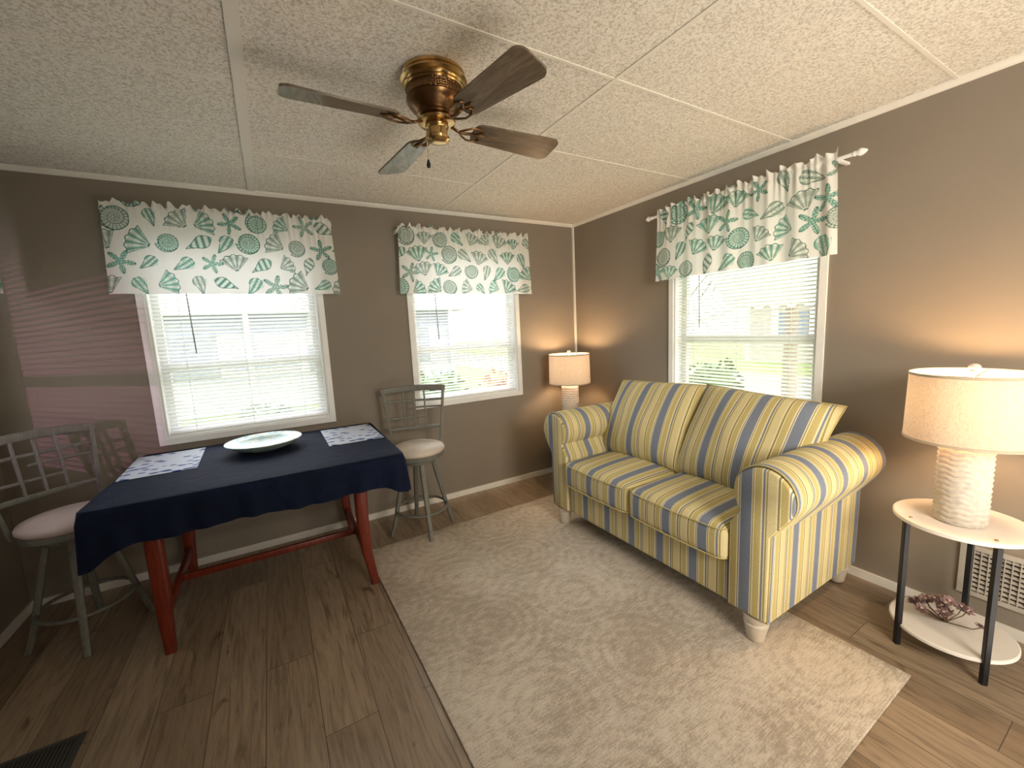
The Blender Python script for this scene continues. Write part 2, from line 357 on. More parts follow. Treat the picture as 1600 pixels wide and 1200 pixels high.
# ------------------------------------------------------------------ valance
def paint(S,Tt,seed):
    rng=random.Random(seed); shp=S.shape
    C=np.empty(shp+(3,)); C[:]=(.88,.88,.84)
    ink=np.array((.05,.16,.13)); mid=np.array((.16,.39,.31)); lt=np.array((.50,.69,.60)); gy=np.array((.31,.39,.345)); pale=np.array((.80,.86,.79))
    s0,s1,t0,t1=S.min(),S.max(),Tt.min(),Tt.max()
    cell=.128; row=0; t=t0+.05; types=0
    while t<t1+.06:
        s=s0+(.5*cell if row%2 else 0)
        while s<s1+.06:
            cx=s+rng.uniform(-.014,.014); cy=t+rng.uniform(-.014,.014); R=rng.uniform(.050,.070); ang=rng.uniform(-1.3,1.3)
            kind=rng.choice((0,0,1,1,2,3,4,4)); types+=1
            X=(S-cx)/R; Y=(Tt-cy)/R; x=X*math.cos(ang)+Y*math.sin(ang); y=-X*math.sin(ang)+Y*math.cos(ang)
            base=mid*rng.uniform(.8,1.2) if rng.random()<.6 else gy
            if kind==0: # scallop
                th=np.arctan2(x,y+.95); r=np.hypot(x,y+.95); lim=1.75+.06*np.cos(th*16)
                ins=(np.abs(th)<.78)&(r<lim)&(r>.15); rb=.5+.5*np.cos(th*16)
                col=pale*(rb[...,None])+base*(1-rb[...,None]); col=col*(.86+.18*(np.sin(r*8)>0)[...,None]*1)
                edge=ins&((r>lim-.07)|(np.abs(th)>.75)|(r<.25))
            elif kind==1: # spiral
                r=np.hypot(x,y)+1e-6; th=np.arctan2(y,x); ins=r<(.98-.12*th/pi)
                f=(np.log(r)/math.log(1.9)-th/(2*pi))%1.0; rb=.5+.5*np.cos(th*20)
                col=(pale*rb[...,None]*.85+base*(1-.85*rb[...,None])); edge=ins&((f<.11)|(r>.91-.12*th/pi))
            elif kind==2: # starfish
                r=np.hypot(x,y); th=np.arctan2(y,x); lim=.26+.84*np.abs(np.cos(2.5*th))**2.4
                ins=r<lim; rb=((np.sin(x*22)*np.sin(y*22))>.0)*1.0; col=lt*rb[...,None]+base*(1-rb[...,None]); edge=ins&((r>lim-.08)|(np.abs(np.sin(2.5*th))<.06))
            elif kind==3: # whelk
                wdt=.48*np.clip(1-(y/1.15)**2,0,1)*(1+.55*np.sin(y*1.6)); ins=(np.abs(x)<wdt)&(np.abs(y)<1.1)
                rb=.5+.5*np.sin(y*12+x*4); col=pale*rb[...,None]+base*(1-rb[...,None]); edge=ins&((np.abs(x)>wdt-.06)|(np.abs((y*12+x*4)%(2*pi)-4.7)<.35))
            else: # conch
                r=np.hypot(x/.8,(y-.25)/.75)+1e-6; body=(np.abs(x-.1*y)<(.55+.45*y)*.9)&(y<.35)&(y>-1.1); ins=(r<.8)|body
                th=np.arctan2(y-.25,x); f=(np.log(r)/math.log(1.8)-th/(2*pi))%1.0
                rb=.5+.5*np.sin(x*15); col=pale*rb[...,None]+base*(1-rb[...,None]); edge=ins&(((f<.12)&(r<.8))|(body&(np.abs(np.abs(x-.1*y)-(.55+.45*y)*.9)<.065)&(r>.8)))
            C[ins]=col[ins]; C[edge]=ink
            s+=cell*rng.uniform(1.0,1.08)
        t+=cell*.96; row+=1
    return C
def valance(loc,rz,w,seed,label,amp=1.0,zt=2.150,zb=1.665,rodz=2.112,out=.085,rod_ext=0.0,finials=False):
    yr=-out
    rr=root('curtain_rod',('white rod with pointed finials' if finials else 'white metal curtain rod')+' above the '+label[1],'curtain rod',loc,(0,0,rz))
    h=w/2
    L=h+rod_ext
    rp=tube([(-L,yr,rodz),(L,yr,rodz)],.009,seg=12,up=(0,0,1))
    b=[box(sx*(L-.05)-.008,sx*(L-.05)+.008,yr,0,rodz-.018,rodz-.006) for sx in (-1,1)]
    if not finials: b=[tube([(sx*L,yr,rodz),(sx*L,0,rodz)],.006,.012,seg=8,sq=True) for sx in (-1,1)]
    mk('rod',*rp,MAT_frame,rr,auto=40)
    for q in b: mk('rod_bracket',*q,MAT_frame,rr,auto=40)
    if finials:
        for sx in (-1,1):
            pf=[(.009,0),(.012,.004),(.012,.010),(.009,.014),(.016,.026),(.017,.034),(.009,.050),(.0005,.058)]
            V,F=lathe(pf,16); V=[(sx*(L+z),yr+y,rodz+x) for x,y,z in V]
            mk('finial',V,F,MAT_frame,rr)
    NU=int(w/.0024); NV=190
    u=np.linspace(0,1,NU); v=np.linspace(0,1,NV); U,Vv=np.meshgrid(u,v)
    rng=np.random.RandomState(seed)
    ph=rng.rand(12)*6.28
    X=(U-.5)*w
    def wave(x,fs): return sum(a*np.sin(2*pi*f*x+ph[i]+1.3*np.sin(2*pi*x*f*.23+ph[i+4])) for i,(f,a) in enumerate(fs))
    Z=zb+(zt-zb)*Vv
    below=np.clip((rodz-.02-Z)/(rodz-zb),0,1); above=np.clip((Z-(rodz+.010))/(zt-rodz-.010+1e-6),0,1)
    lw=amp*wave(X,[(6.5,.007),(11.5,.003),(3.4,.003)])*(.45+.15*below)
    small=wave(X,[(29,.005),(18,.005)])*np.exp(-below*6)
    Y=yr-.013+lw*1.0+small*(1+1.4*above)
    Y=np.minimum(Y,-.022)
    nr=np.exp(-((Z-rodz)/.020)**2); Y=Y*(1-nr)+(yr-.016+small*.6)*nr
    Zt=Z+above*wave(X,[(13,.010),(25,.007)])+ (1-Vv)*wave(X,[(5,.0010)])
    Zt+=small*.3*nr
    XX=X*(1+.035*below)
    Vt=np.stack([XX,Y,Zt],-1).reshape(-1,3)
    i=np.arange(NV-1)[:,None]*NU+np.arange(NU-1)[None,:]
    Fc=np.stack([i,i+1,i+1+NU,i+NU],-1).reshape(-1,4)
    me=bpy.data.meshes.new('window_valance'); me.from_pydata(Vt.tolist(),[],Fc.tolist()); me.update()
    me.polygons.foreach_set('use_smooth',[True]*len(me.polygons))
    col=paint(U*w*1.04,Z*1.02,seed).reshape(-1,3)
    at=me.color_attributes.new('Print','FLOAT_COLOR','POINT'); at.data.foreach_set('color',np.concatenate([col,np.ones((len(col),1))],1).astype(np.float32).ravel())
    me.materials.append(MAT_val)
    o=bpy.data.objects.new('window_valance',me); link(o,None,loc,(0,0,rz)); o['label']=label[0]; o['category']='valance curtain'; o['group']='seashell valances over the windows'
valance((-2.668,0,0),0,1.12,3,('ruffled white valance with green seashell print over wide window','wide window'),amp=.8)
valance((-1.115,0,0),0,1.10,11,('ruffled backlit seashell valance over window near the stool','stool window'),amp=1)
valance((0,-1.585,0),-pi/2,1.07,23,('gathered seashell valance on a rod with finials above sofa','sofa'),amp=2.2,rod_ext=.055,finials=True)
valance((XL,-.72,0),pi/2,1.2,31,('ruffled seashell valance over the side window','side window'),out=.16)
# ------------------------------------------------------------------ rug
def rug():
    x0,x1,y0,y1=-2.135,-.60,-2.66,-.47
    V,F=rbox((x0-x1)/2,(x1-x0)/2,(y0-y1)/2,(y1-y0)/2,0.0005,.010,.004,20,rn=1)
    mk('area_rug',V,F,MAT_rug,None,((x0+x1)/2,(y0+y1)/2,0),(0,0,.012),label='distressed beige and cream area rug with faded medallion pattern',cat='rug')
rug()
# ------------------------------------------------------------------ sofa
def sofa():
    r=root('loveseat','rolled-arm loveseat in yellow, blue and cream striped fabric','sofa',(-.50,-1.565,.0105))
    mk('base',*rbox(-.40,.40,-.60,.60,.115,.315,.015,16,rn=2),MAT_sy,r,auto=40)
    mk('back_frame',*rbox(.22,.43,-.60,.60,.115,.79,.06,14,rn=4),MAT_sy,r,auto=50)
    cy,cz,R=.700,.665,.122
    pr=[(.562,.115),(.727,.115),(.730,.30),(.732,.50)]
    for k in range(0,26):
        a=-math.radians(38)+math.radians(262)*k/25
        pr.append((cy+R*math.cos(a),cz+R*math.sin(a)))
    pr.append((.562,.50))
    n=len(pr)
    def armmesh(sgn,x0,x1,sc=1.0,seg=10,rb=.016):
        cyy,czz=.66,.45
        V=[];F=[]
        xs=[(x0,1-.05),(x0+rb*.3,1-.016),(x0+rb,1.0)]+[(x0+rb+(x1-rb-(x0+rb))*i/seg,1.0) for i in range(1,seg)]+[(x1-rb,1.0),(x1-rb*.3,1-.016),(x1,1-.05)]
        for x,s in xs:
            for y,z in pr:
                yy=cyy+(y-cyy)*s*sc; zz=czz+(z-czz)*(1-(1-s)*.5)*sc
                V.append((x,sgn*yy,zz))
        m=len(xs)
        for i in range(m-1):
            for j in range(n):
                F.append((i*n+j,i*n+(j+1)%n,(i+1)*n+(j+1)%n,(i+1)*n+j))
        F.append(tuple(range(n))); F.append(tuple((m-1)*n+j for j in range(n)))
        return V,F
    for sgn in (-1,1):
        a=mk('arm',*armmesh(sgn,-.405,.40,1.0),MAT_sx,r,auto=60)
        mk('arm_front_panel',*armmesh(sgn,-.425,-.400,.965,seg=2,rb=.008),MAT_sy2,a,auto=60)
        pts=[(-.408,sgn*(.66+(y-.66)*.985),.45+(z-.45)*.99) for y,z in pr]
        mk('piping',*tube(pts,.0038,seg=6,closed=True,up=(1,0,0)),MAT_pipe2,a)
    for k,yc in enumerate((-.2825,.2825)):
        V,F=rbox(-.335,.325,-.279,.279,-.080,.080,.035,16,crown=(.014,.0,.034),rn=4)
        c=mk('seat_cushion',V,F,MAT_sy,r,(-.115,yc,.395))
        for zz in (-.064,.070):
            ring=[]
            hx,hy,rr=.331,.277,.04
            for (cx_,cy_,a0) in ((hx-rr,hy-rr,0),(-hx+rr,hy-rr,90),(-hx+rr,-hy+rr,180),(hx-rr,-hy+rr,270)):
                for q in range(5):
                    a=math.radians(a0+q*22.5); ring.append((cx_-.005+rr*math.cos(a),cy_+rr*math.sin(a),zz))
            out=[]
            for i in range(len(ring)):
                p,q=Vector(ring[i]),Vector(ring[(i+1)%len(ring)])
                ns=max(1,int((q-p).length/.05))
                for t in range(ns): out.append(p.lerp(q,t/ns))
            out=[(p.x+.013*(1-(p.y/.279)**2)*(1 if p.x>0 else -1)*(abs(p.x)>.3),p.y,p.z) for p in out]
            mk('piping',*tube(out,.0032,seg=6,closed=True),MAT_pipe2,c)
    def pillow(w,h,t,sd):
        n=32; V=[];F=[]
        idx={}
        for s in (0,1):
            for i in range(n+1):
                for j in range(n+1):
                    u=-1+2*i/n; v=-1+2*j/n
                    edge=(i in(0,n)) or (j in (0,n))
                    if s==1 and edge: idx[(s,i,j)]=idx[(0,i,j)]; continue
                    y=u*w/2*(1-.065*(1-abs(v)**2.2)); z=v*h/2*(1-.055*(1-abs(u)**2.2))
                    th=t/2*(max(0,1-u*u)*max(0,1-v*v))**.45
                    th*=1-.22*v
                    th+=.010*math.sin(u*5+sd)*math.sin(v*4+sd)*(1-u*u)*(1-v*v)
                    bx=.05*abs(u)**3*max(0,v)
                    idx[(s,i,j)]=len(V); V.append(((-th if s==0 else th)+bx,y,z))
            for i in range(n):
                for j in range(n):
                    q=(idx[(s,i,j)],idx[(s,i+1,j)],idx[(s,i+1,j+1)],idx[(s,i,j+1)])
                    F.append(q if s else q[::-1])
        ring=[V[idx[(0,i,0)]] for i in range(n)]+[V[idx[(0,n,j)]] for j in range(n)]+[V[idx[(0,i,n)]] for i in range(n,0,-1)]+[V[idx[(0,0,j)]] for j in range(n,0,-1)]
        return (V,F),ring
    for yc,rx,sd in ((-.345,.055,1.),(.315,-.035,2.6)):
        (V,F),ring=pillow(.72,.57,.22,sd)
        c=mk('back_cushion',V,F,MAT_sy if yc>0 else MAT_sy2,r,(.065,yc,.718),(rx,math.radians(24),0))
        mk('piping',*tube(ring,.0030,seg=6,closed=True,up=(1,0,0)),MAT_pipe2,c)
    prof=[(.001,0),(.030,0),(.034,.004),(.038,.030),(.046,.066),(.049,.078),(.043,.086),(.048,.092),(.048,.116),(.001,.116)]
    for x in (-.375,.36):
        for y in (-.665,.665): mk('turned_foot',*lathe(prof,24,(x,y,0)),MAT_bun,r,auto=40)
sofa()
# ------------------------------------------------------------------ side tables and lamps
def side_table(loc,lab):
    r=root('side_table',lab,'side table',loc,(0,0,0),group='pair of round two-tier side tables')
    def disc(z,R,th): 
        return lathe([(.0005,z-th),(R-.004,z-th),(R,z-th+.003),(R,z-.003),(R-.004,z),(.0005,z)],64)
    mk('tabletop',*disc(.555,.198,.018),MAT_tray,r,auto=30)
    mk('lower_shelf',*disc(.095,.184,.016),MAT_tray,r,auto=30)
    for k,a in enumerate((math.radians(140),math.radians(222),math.radians(0))):
        R0=.185
        ca,sa=math.cos(a),math.sin(a)
        mk('leg',*tube([(R0*ca,R0*sa,0),(R0*ca,R0*sa,.536)],.010,.010,seg=8,up=(ca,sa,0),sq=True),MAT_black,r,auto=40)
        V,F=lathe([(.0005,.0),(.006,0),(.005,.003),(.0005,.005)],12); mk('screw_cap',[(x+R0*.93*ca,y+R0*.93*sa,z+.5552) for x,y,z in V],F,MAT_brass,r)
    return r
t1=side_table((-.275,-2.675,0),'round white two-tier side table with black legs beside the sofa')
t2=dup(t1,(-.275,-.28,0),(0,0,.3)); t2['label']='round white two-tier side table with black legs in the corner'
MAT_pipe3=simple('linen_trim',(.52,.42,.31),.8)
def lamp(loc):
    r=root('table_lamp','lit table lamp with white textured ceramic base and linen drum shade','lamp',loc,group='pair of matching table lamps')
    seg=160; rows=14; Hh=.298; R=.075
    prof=[(.0005,0),(R-.006,0),(R-.001,.003)]+[(R,.005+ (Hh-.010)*i/140) for i in range(141)]+[(R-.003,Hh-.002),(R-.010,Hh),(.0005,Hh)]
    def fn(rr,z,a):
        if rr<R-.0005: return rr
        rowh=(Hh-.010)/rows; q=(z-.005)/rowh+.14*math.sin(a*9+.4*math.sin(z*60)); k=math.floor(q); f=q-k
        col=a/(2*pi)*10+(.5 if k%2 else 0); g=col-math.floor(col)
        b=(abs(math.sin(pi*f))**.7)*(.70+.30*abs(math.sin(pi*g))**.5)
        return rr+.0050*(b-.6)
    mk('lamp_base',*lathe(prof,seg,fn=fn),MAT_ceramic,r)
    mk('lamp_neck',*lathe([(.028,Hh),(.028,Hh+.006),(.011,Hh+.010),(.011,Hh+.03),(.017,Hh+.035),(.017,Hh+.065),(.0005,Hh+.065)],24),MAT_brass,r,auto=40)
    z0,z1=.322,.580
    sh=mk('lamp_shade',*lathe_open([(.180,z0),(.175,z1)],72),MAT_shade,r)
    for rr,z in ((.1805,z0+.004),(.1755,z1-.004)):
        mk('shade_trim',*tube([(rr*math.cos(a),rr*math.sin(a),z) for a in [2*pi*i/64 for i in range(64)]],.0022,.005,seg=6,closed=True),MAT_pipe3,sh)
    sp=[tube([(0,0,z1-.02),(.173*math.cos(a),.173*math.sin(a),z1-.01)],.002,seg=6) for a in (0,2.09,4.19)]
    hp=tube([(.0,.012,Hh+.04),(0,.05,Hh+.10),(0,.055,Hh+.18),(0,.03,z1-.05),(0,0,z1-.02)],.0018,seg=6,up=(1,0,0)); hp2=([(x,-y,z) for x,y,z in hp[0]],hp[1])
    mk('harp',*join(hp,hp2,*sp),MAT_brass,r)
    mk('finial',*lathe([(.004,z1-.02),(.004,z1+.002),(.012,z1+.004),(.008,z1+.008),(.017,z1+.018),(.017,z1+.024),(.010,z1+.032),(.0005,z1+.034)],20),MAT_ceramic,r)
    m=M('warm_bulb'); m.b.inputs['Emission Color'].default_value=(1,.72,.42,1); m.b.inputs['Emission Strength'].default_value=4
    mk('light_bulb',*lathe([(.001,Hh+.065),(.014,Hh+.067),(.018,Hh+.08),(.030,Hh+.11),(.028,Hh+.135),(.015,Hh+.152),(.0005,Hh+.156)],20),m.m,r)
    return r
l1=lamp((-.30,-2.675,.556)); l2=dup(l1,(-.295,-.262,.556),(0,0,1.0))
def point(name,loc,e,col,size):
    d=bpy.data.lights.new(name,'POINT'); d.energy=e; d.color=col; d.shadow_soft_size=size
    o=bpy.data.objects.new(name,d); link(o,None,loc); return o
point('lamp_light',(-.30,-2.675,.556+.500),15,(1,.63,.32),.045)
point('lamp_light',(-.295,-.262,.556+.500),13,(1,.66,.36),.045)
# dried flower decoration
def flowers():
    r=root('dried_flower_bundle','bunch of dried mauve flowers on the lower table shelf','flowers',(-.27,-2.66,.0955))
    MP=simple('mauve_petals',(.27,.17,.165),.7,var=.5,scale=30); MC=simple('pale_pink_centre',(.55,.40,.36),.8); MS=simple('dry_stem',(.16,.09,.05),.8)
    rng=random.Random(4)
    stems=[]
    for i in range(20):
        a=rng.uniform(0,2*pi); d=math.sqrt(rng.random())*.10; x,y=d*math.cos(a)*.8,d*math.sin(a)*1.1; z=.034+.060*(1-d/.10)+rng.uniform(0,.014)
        stems.append(tube([(0,0,.004),(x*.8,y*.8,z*.6),(x,y,z)],.002,seg=5))
        V=[];F=[]
        tx,ty=rng.uniform(-.5,.5),rng.uniform(-.5,.5)
        rot=Matrix.Rotation(tx,3,'X')@Matrix.Rotation(ty,3,'Y')
        for layer in (0,1):
            for k in range(7):
                b=2*pi*(k+.5*layer)/7; R=.024-.006*layer
                pts=[(0.003,0,0),(R*.5,-.006,.004+.006*layer),(R,-.003,.009+.006*layer),(R,.003,.009+.006*layer),(R*.5,.006,.004+.006*layer)]
                n=len(V)
                for p in pts:
                    q=(p[0]*math.cos(b)-p[1]*math.sin(b),p[0]*math.sin(b)+p[1]*math.cos(b),p[2])
                    q=rot@Vector(q); V.append((x+q.x,y+q.y,z+q.z))
                F.append(tuple(range(n,n+5)))
        fl=mk('blossom',V,F,MP,r,smooth=False)
        cc=rot@Vector((0,0,.010)); Vc,Fc=lathe([(.0005,-.004),(.006,0),(.005,.004),(.0005,.006)],8,(x+cc.x,y+cc.y,z+cc.z)); mk('blossom_centre',Vc,Fc,MC,fl)
    mk('stems',*join(*stems),MS,r)
flowers()
# ------------------------------------------------------------------ table
def table():
    r=root('dining_table','cherry wood dining table below the wide window','table',(-2.63,-.525,0))
    mk('tabletop',*rbox(-.595,.635,-.445,.47,.722,.750,.006,2,rn=1),MAT_cherry,r,auto=40)
    lx0,lx1,ly0,ly1=-.44,.44,-.315,.375
    for q in (box(lx0,lx1,ly0-.010,ly0+.010,.63,.722),box(lx0,lx1,ly1-.010,ly1+.010,.63,.722),box(lx0-.010,lx0+.010,ly0+.01,ly1-.01,.63,.722),box(lx1-.010,lx1+.010,ly0+.01,ly1-.01,.63,.722)):
        mk('apron_board',*q,MAT_cherry,r,smooth=False)
    for x in (lx0,lx1):
        for y in (ly0,ly1):
            pts=[(x,y,.722),(x-.012,y,.55),(x-.016,y,.40),(x-.008,y,.2),(x+.022,y,0)]
            if x<0: pts=[(x,y,.722),(x,y,.5),(x,y,.3),(x-.004,y,.15),(x-.004,y,0)]
            mk('leg',*tube(pts,[.028,.032,.031,.026,.020],[.028,.032,.031,.026,.020],seg=12,up=(0,1,0),sq=True),MAT_cherry,r,auto=50)
    for x in (lx0,lx1):
        xx=x-.006 if x>0 else x
        mk('side_stretcher',*rbox(xx-.012,xx+.012,ly0+.025,ly1-.025,.16,.205,.004,1,rn=1),MAT_cherry,r,auto=40)
    mk('center_stretcher',*rbox(lx0+.012,lx1-.018,.0,.024,.165,.20,.004,1,rn=1),MAT_cherry,r,auto=40)
table()
def cloth():
    hx,hy,rr=.632,.472,.025; per=[]
    def corner(cx,cy,a0):
        for q in range(9):
            a=math.radians(a0+q*11.25); per.append((cx+rr*math.cos(a),cy+rr*math.sin(a),math.cos(a),math.sin(a)))
    def edge(p,q,n,nx,ny):
        for i in range(1,n): per.append((p[0]+(q[0]-p[0])*i/n,p[1]+(q[1]-p[1])*i/n,nx,ny))
    corner(hx-rr,hy-rr,0); edge((hx-rr,hy),(-hx+rr,hy),60,0,1)
    corner(-hx+rr,hy-rr,90); edge((-hx,hy-rr),(-hx,-hy+rr),44,-1,0)
    corner(-hx+rr,-hy+rr,180); edge((-hx+rr,-hy),(hx-rr,-hy),60,0,-1)
    corner(hx-rr,-hy+rr,270); edge((hx,-hy+rr),(hx,hy-rr),44,1,0)
    n=len(per); V=[];F=[]; rows=10
    for k in range(rows+1):
        f=k/rows
        for i,(x,y,nx,ny) in enumerate(per):
            d=math.hypot(abs(abs(x)-hx),abs(abs(y)-hy)); cw=math.exp(-(d/.08)**2)
            s=i/n*2*pi; back=1 if y>hy-.01 else 0
            length=(.160+.06*cw*(1.4 if x<0 else .7)+.006*math.sin(s*9))*(1 if not back else .12)
            if x<-hx+.03 and not back: length=min(length,.118+.12*math.exp(-((y+hy)/.09)**2))
            if y>hy-.1 : length*=.75 if not back else 1
            w=f*(.009*math.sin(s*31+1)+.006*math.sin(s*53))*(0 if back else 1)
            ox=(.010*min(1,f*5)+w+.010*cw*f)*(1 if not back else .3)
            V.append((x+nx*ox,y+ny*ox,.7535-length*f))
    for k in range(rows):
        for i in range(n):
            j=(i+1)%n; F.append((k*n+i,k*n+j,(k+1)*n+j,(k+1)*n+i))
    prev=list(range(n))
    for fr in (.97,.8,.55,.3):
        ids=[]
        for (x,y,nx,ny) in per:
            ids.append(len(V)); V.append((x*fr,y*fr,.7545))
        for i in range(n):
            j=(i+1)%n; F.append((prev[j],prev[i],ids[i],ids[j]))
        prev=ids
    F.append(tuple(prev))
    mk('tablecloth',V,F,MAT_navy,None,(-2.612,-.512,0),(0,0,-.025),label='navy blue cloth draped over the dining table',cat='tablecloth')
cloth()
def placemat(cx,cy,rot):
    V,F=rbox(-.155,.155,-.235,.235,0,.003,.001,8,rn=1)
    o=mk('placemat',V,F,MAT_mat,None,(cx,cy,.7552),(0,0,rot),label='white placemat with blue leaf print on the navy tablecloth',cat='placemat'); o['group']='placemats on the dining table'
placemat(-3.085,-.325,.03); placemat(-2.150,-.345,.0)
mk('decorative_bowl',*lathe([(.0005,.0),(.09,.0),(.095,.005),(.13,.013),(.165,.029),(.192,.050),(.197,.053),(.193,.056),(.160,.037),(.115,.021),(.06,.012),(.0005,.010)],72),MAT_bowl,None,(-2.625,-.36,.7555),label='wide shallow turquoise mosaic glass bowl on the tablecloth',cat='bowl')
# ------------------------------------------------------------------ bar stools
def stool(loc,rot,base_rot,label,seatmat):
    r=root('bar_stool',label,'bar stool',loc,(0,0,rot),group='bar stools at the table')
    for k in range(4):
        a=base_rot+k*pi/2; ca,sa=math.cos(a),math.sin(a)
        prf=[(.095,.515),(.115,.42),(.143,.30),(.170,.18),(.195,.08),(.220,0)]
        mk('leg',*tube([(ca*q,sa*q,z) for q,z in prf],[.013]*6,[.017,.017,.016,.015,.014,.013],seg=12,up=(-sa,ca,0),sq=True),MAT_grey,r,auto=50)
    mk('foot_ring',*tube([(.173*math.cos(2*pi*i/48),.173*math.sin(2*pi*i/48),.17) for i in range(48)],.012,.008,seg=10,closed=True),MAT_grey,r)
    mk('swivel_plate',*lathe([(.0005,.50),(.115,.50),(.12,.505),(.12,.525),(.10,.53),(.10,.536),(.0005,.536)],40),MAT_grey,r,auto=35)
    mk('seat_apron',*lathe([(.0005,.536),(.165,.536),(.178,.541),(.180,.552),(.180,.568),(.0005,.568)],48),MAT_grey,r,auto=35)
    mk('seat_cushion',*lathe([(.0005,.565),(.174,.567),(.184,.578),(.185,.592),(.177,.606),(.148,.617),(.09,.624),(.0005,.627)],48),seatmat,r)
    def hw(z): return .165+.052*(z-.54)/.46
    def bk(x,z):
        t=(z-.54)/.46
        return (x, .120+.085*t+.018*(1-(x/hw(z))**2),z)
    B=mk('backrest',*join(
        tube([bk(-hw(z),z) for z in (.54,.65,.78,.9,.985)],.010,.013,seg=10,up=(0,1,0),sq=True),
        tube([bk(hw(z),z) for z in (.54,.65,.78,.9,.985)],.010,.013,seg=10,up=(0,1,0),sq=True),
        tube([bk(x,.972+.012*(1-(x/.23)**2)) for x in np.linspace(-.228,.228,13)],.011,.022,seg=12,up=(0,0,1),sq=True),
        tube([bk(x,.70) for x in np.linspace(-hw(.7),hw(.7),9)],.009,.012,seg=8,sq=True)),MAT_grey,r,auto=50)
    lat=[tube([bk(x,.895) for x in np.linspace(-hw(.895),hw(.895),9)],.006,.008,seg=8,sq=True),
         tube([bk(x,.845) for x in np.linspace(-.04,hw(.845),7)],.006,.007,seg=8,sq=True),
         tube([bk(x,.775) for x in np.linspace(-hw(.775),.075,7)],.006,.007,seg=8,sq=True)]
    for x in (-.075,0,.075): lat.append(tube([bk(x,z) for z in (.70,.78,.86,.965)],.006,.007,seg=8,up=(0,1,0),sq=True))
    mk('lattice',*join(*lat),MAT_grey,B,auto=50)
    return r
stool((-1.735,-.385,0),-.30,.22,'grey wooden swivel bar stool with cream seat near the corner',MAT_seat)
stool((-3.435,-.44,0),math.radians(40),math.radians(-31),'grey wooden swivel bar stool with pinkish cream seat beside side wall',MAT_seat2)
# ------------------------------------------------------------------ ceiling fan
def fan():
    cx,cy=-1.925,-1.60
    r=root('ceiling_fan','brass flush-mount ceiling fan with four wooden blades','ceiling fan',(cx,cy,H))
    mk('canopy',*lathe([(.0005,0),(.108,0),(.113,-.004),(.113,-.012),(.107,-.016),(.116,-.020),(.119,-.028),(.112,-.033),(.107,-.036),(.112,-.040),(.109,-.046),(.104,-.049),(.107,-.053),(.104,-.057),(.0005,-.057)],64),MAT_brass,r,auto=35)
    def vent(rr,z,a):
        if rr>.0975 and rr<.0995: return rr-.0035*(1 if (math.sin(a*36)*math.sin(z*900)>.1) else 0)
        return rr
    mk('vent_band',*lathe([(.09,-.056),(.102,-.057)]+[(.098,-.059-.0024*i) for i in range(11)]+[(.102,-.085),(.09,-.087)],216,fn=vent),MAT_bronze,r)
    mk('motor_housing',*lathe([(.0005,-.087),(.100,-.087),(.103,-.092),(.100,-.102),(.088,-.118),(.074,-.130),(.068,-.136),(.070,-.142),(.062,-.150),(.048,-.154),(.0005,-.154)],64),MAT_bronze,r,auto=40)
    mk('blade_hub',*lathe([(.0005,-.154),(.066,-.154),(.070,-.158),(.066,-.166),(.042,-.170),(.0005,-.170)],48),MAT_brass,r,auto=40)
    mk('switch_housing',*lathe([(.0005,-.170),(.040,-.170),(.043,-.175),(.041,-.183),(.037,-.186),(.037,-.208),(.043,-.213),(.042,-.221),(.030,-.228),(.012,-.231),(.0005,-.231)],48),MAT_brass,r,auto=40)
    ch=mk('pull_chain',*tube([(-.040,-.012,-.196),(-.046,-.013,-.205),(-.047,-.013,-.30)],.0014,seg=6,up=(0,1,0)),MAT_brass,r)
    mk('chain_fob',*lathe([(.0005,-.33),(.006,-.327),(.0075,-.318),(.004,-.304),(.0015,-.298)],14,(-.047,-.013,0)),MAT_black,ch)
    for k,ang in enumerate((1,94,181,284)):
        a=math.radians(ang)
        out=[]; L0,L1=.145,(.525,.530,.510,.490)[k]; w0,w1=.050,.067; rc=.032
        for i in range(7):
            t=-pi/2+i/6*pi/2; out.append((L1-rc+rc*math.cos(t),-w1+rc+rc*math.sin(t)))
        for i in range(7):
            t=i/6*pi/2; out.append((L1-rc+rc*math.cos(t),w1-rc+rc*math.sin(t)))
        for i in range(7):
            t=pi/2+i/6*pi/2; out.append((L0+rc+rc*math.cos(t),w0-rc+rc*math.sin(t)))
        for i in range(7):
            t=pi+i/6*pi/2; out.append((L0+rc+rc*math.cos(t),-w0+rc+rc*math.sin(t)))
        n=len(out); th=.0035
        V=[(x,y,-th) for x,y in out]+[(x,y,th) for x,y in out]
        F=[tuple(range(n))[::-1],tuple(range(n,2*n))]+[(i,(i+1)%n,n+(i+1)%n,n+i) for i in range(n)]
        pit=math.radians(-12)
        def rp(p):
            x,y,z=p; return (x,y*math.cos(pit)-z*math.sin(pit),y*math.sin(pit)+z*math.cos(pit))
        V=[rp(p) for p in V]
        b=mk('blade',V,F,MAT_blade,r,(0,0,-.168),(0,0,a),auto=30)
        br=[tube([(.05,0,.006),(.085,0,-.008),(.115,0,-.010),(.15,0,-.004)],.007,.005,seg=8)]
        for s in (-1,1):
            pts=[(.085,0,-.009),(.105,s*.018,-.011),(.13,s*.034,-.010),(.165,s*.036,-.008),(.185,s*.022,-.007),(.17,s*.008,-.007),(.15,0,-.006)]
            br.append(tube([rp(p) for p in pts],.0045,.0035,seg=7))
        br.append(tube([rp(p) for p in [(.15,0,-.006),(.18,0,-.0065),(.205,0,-.0065)]],[.006,.009,.003],[.003]*3,seg=8))
        mk('blade_bracket',*join(*br),MAT_bronze,b)
fan()
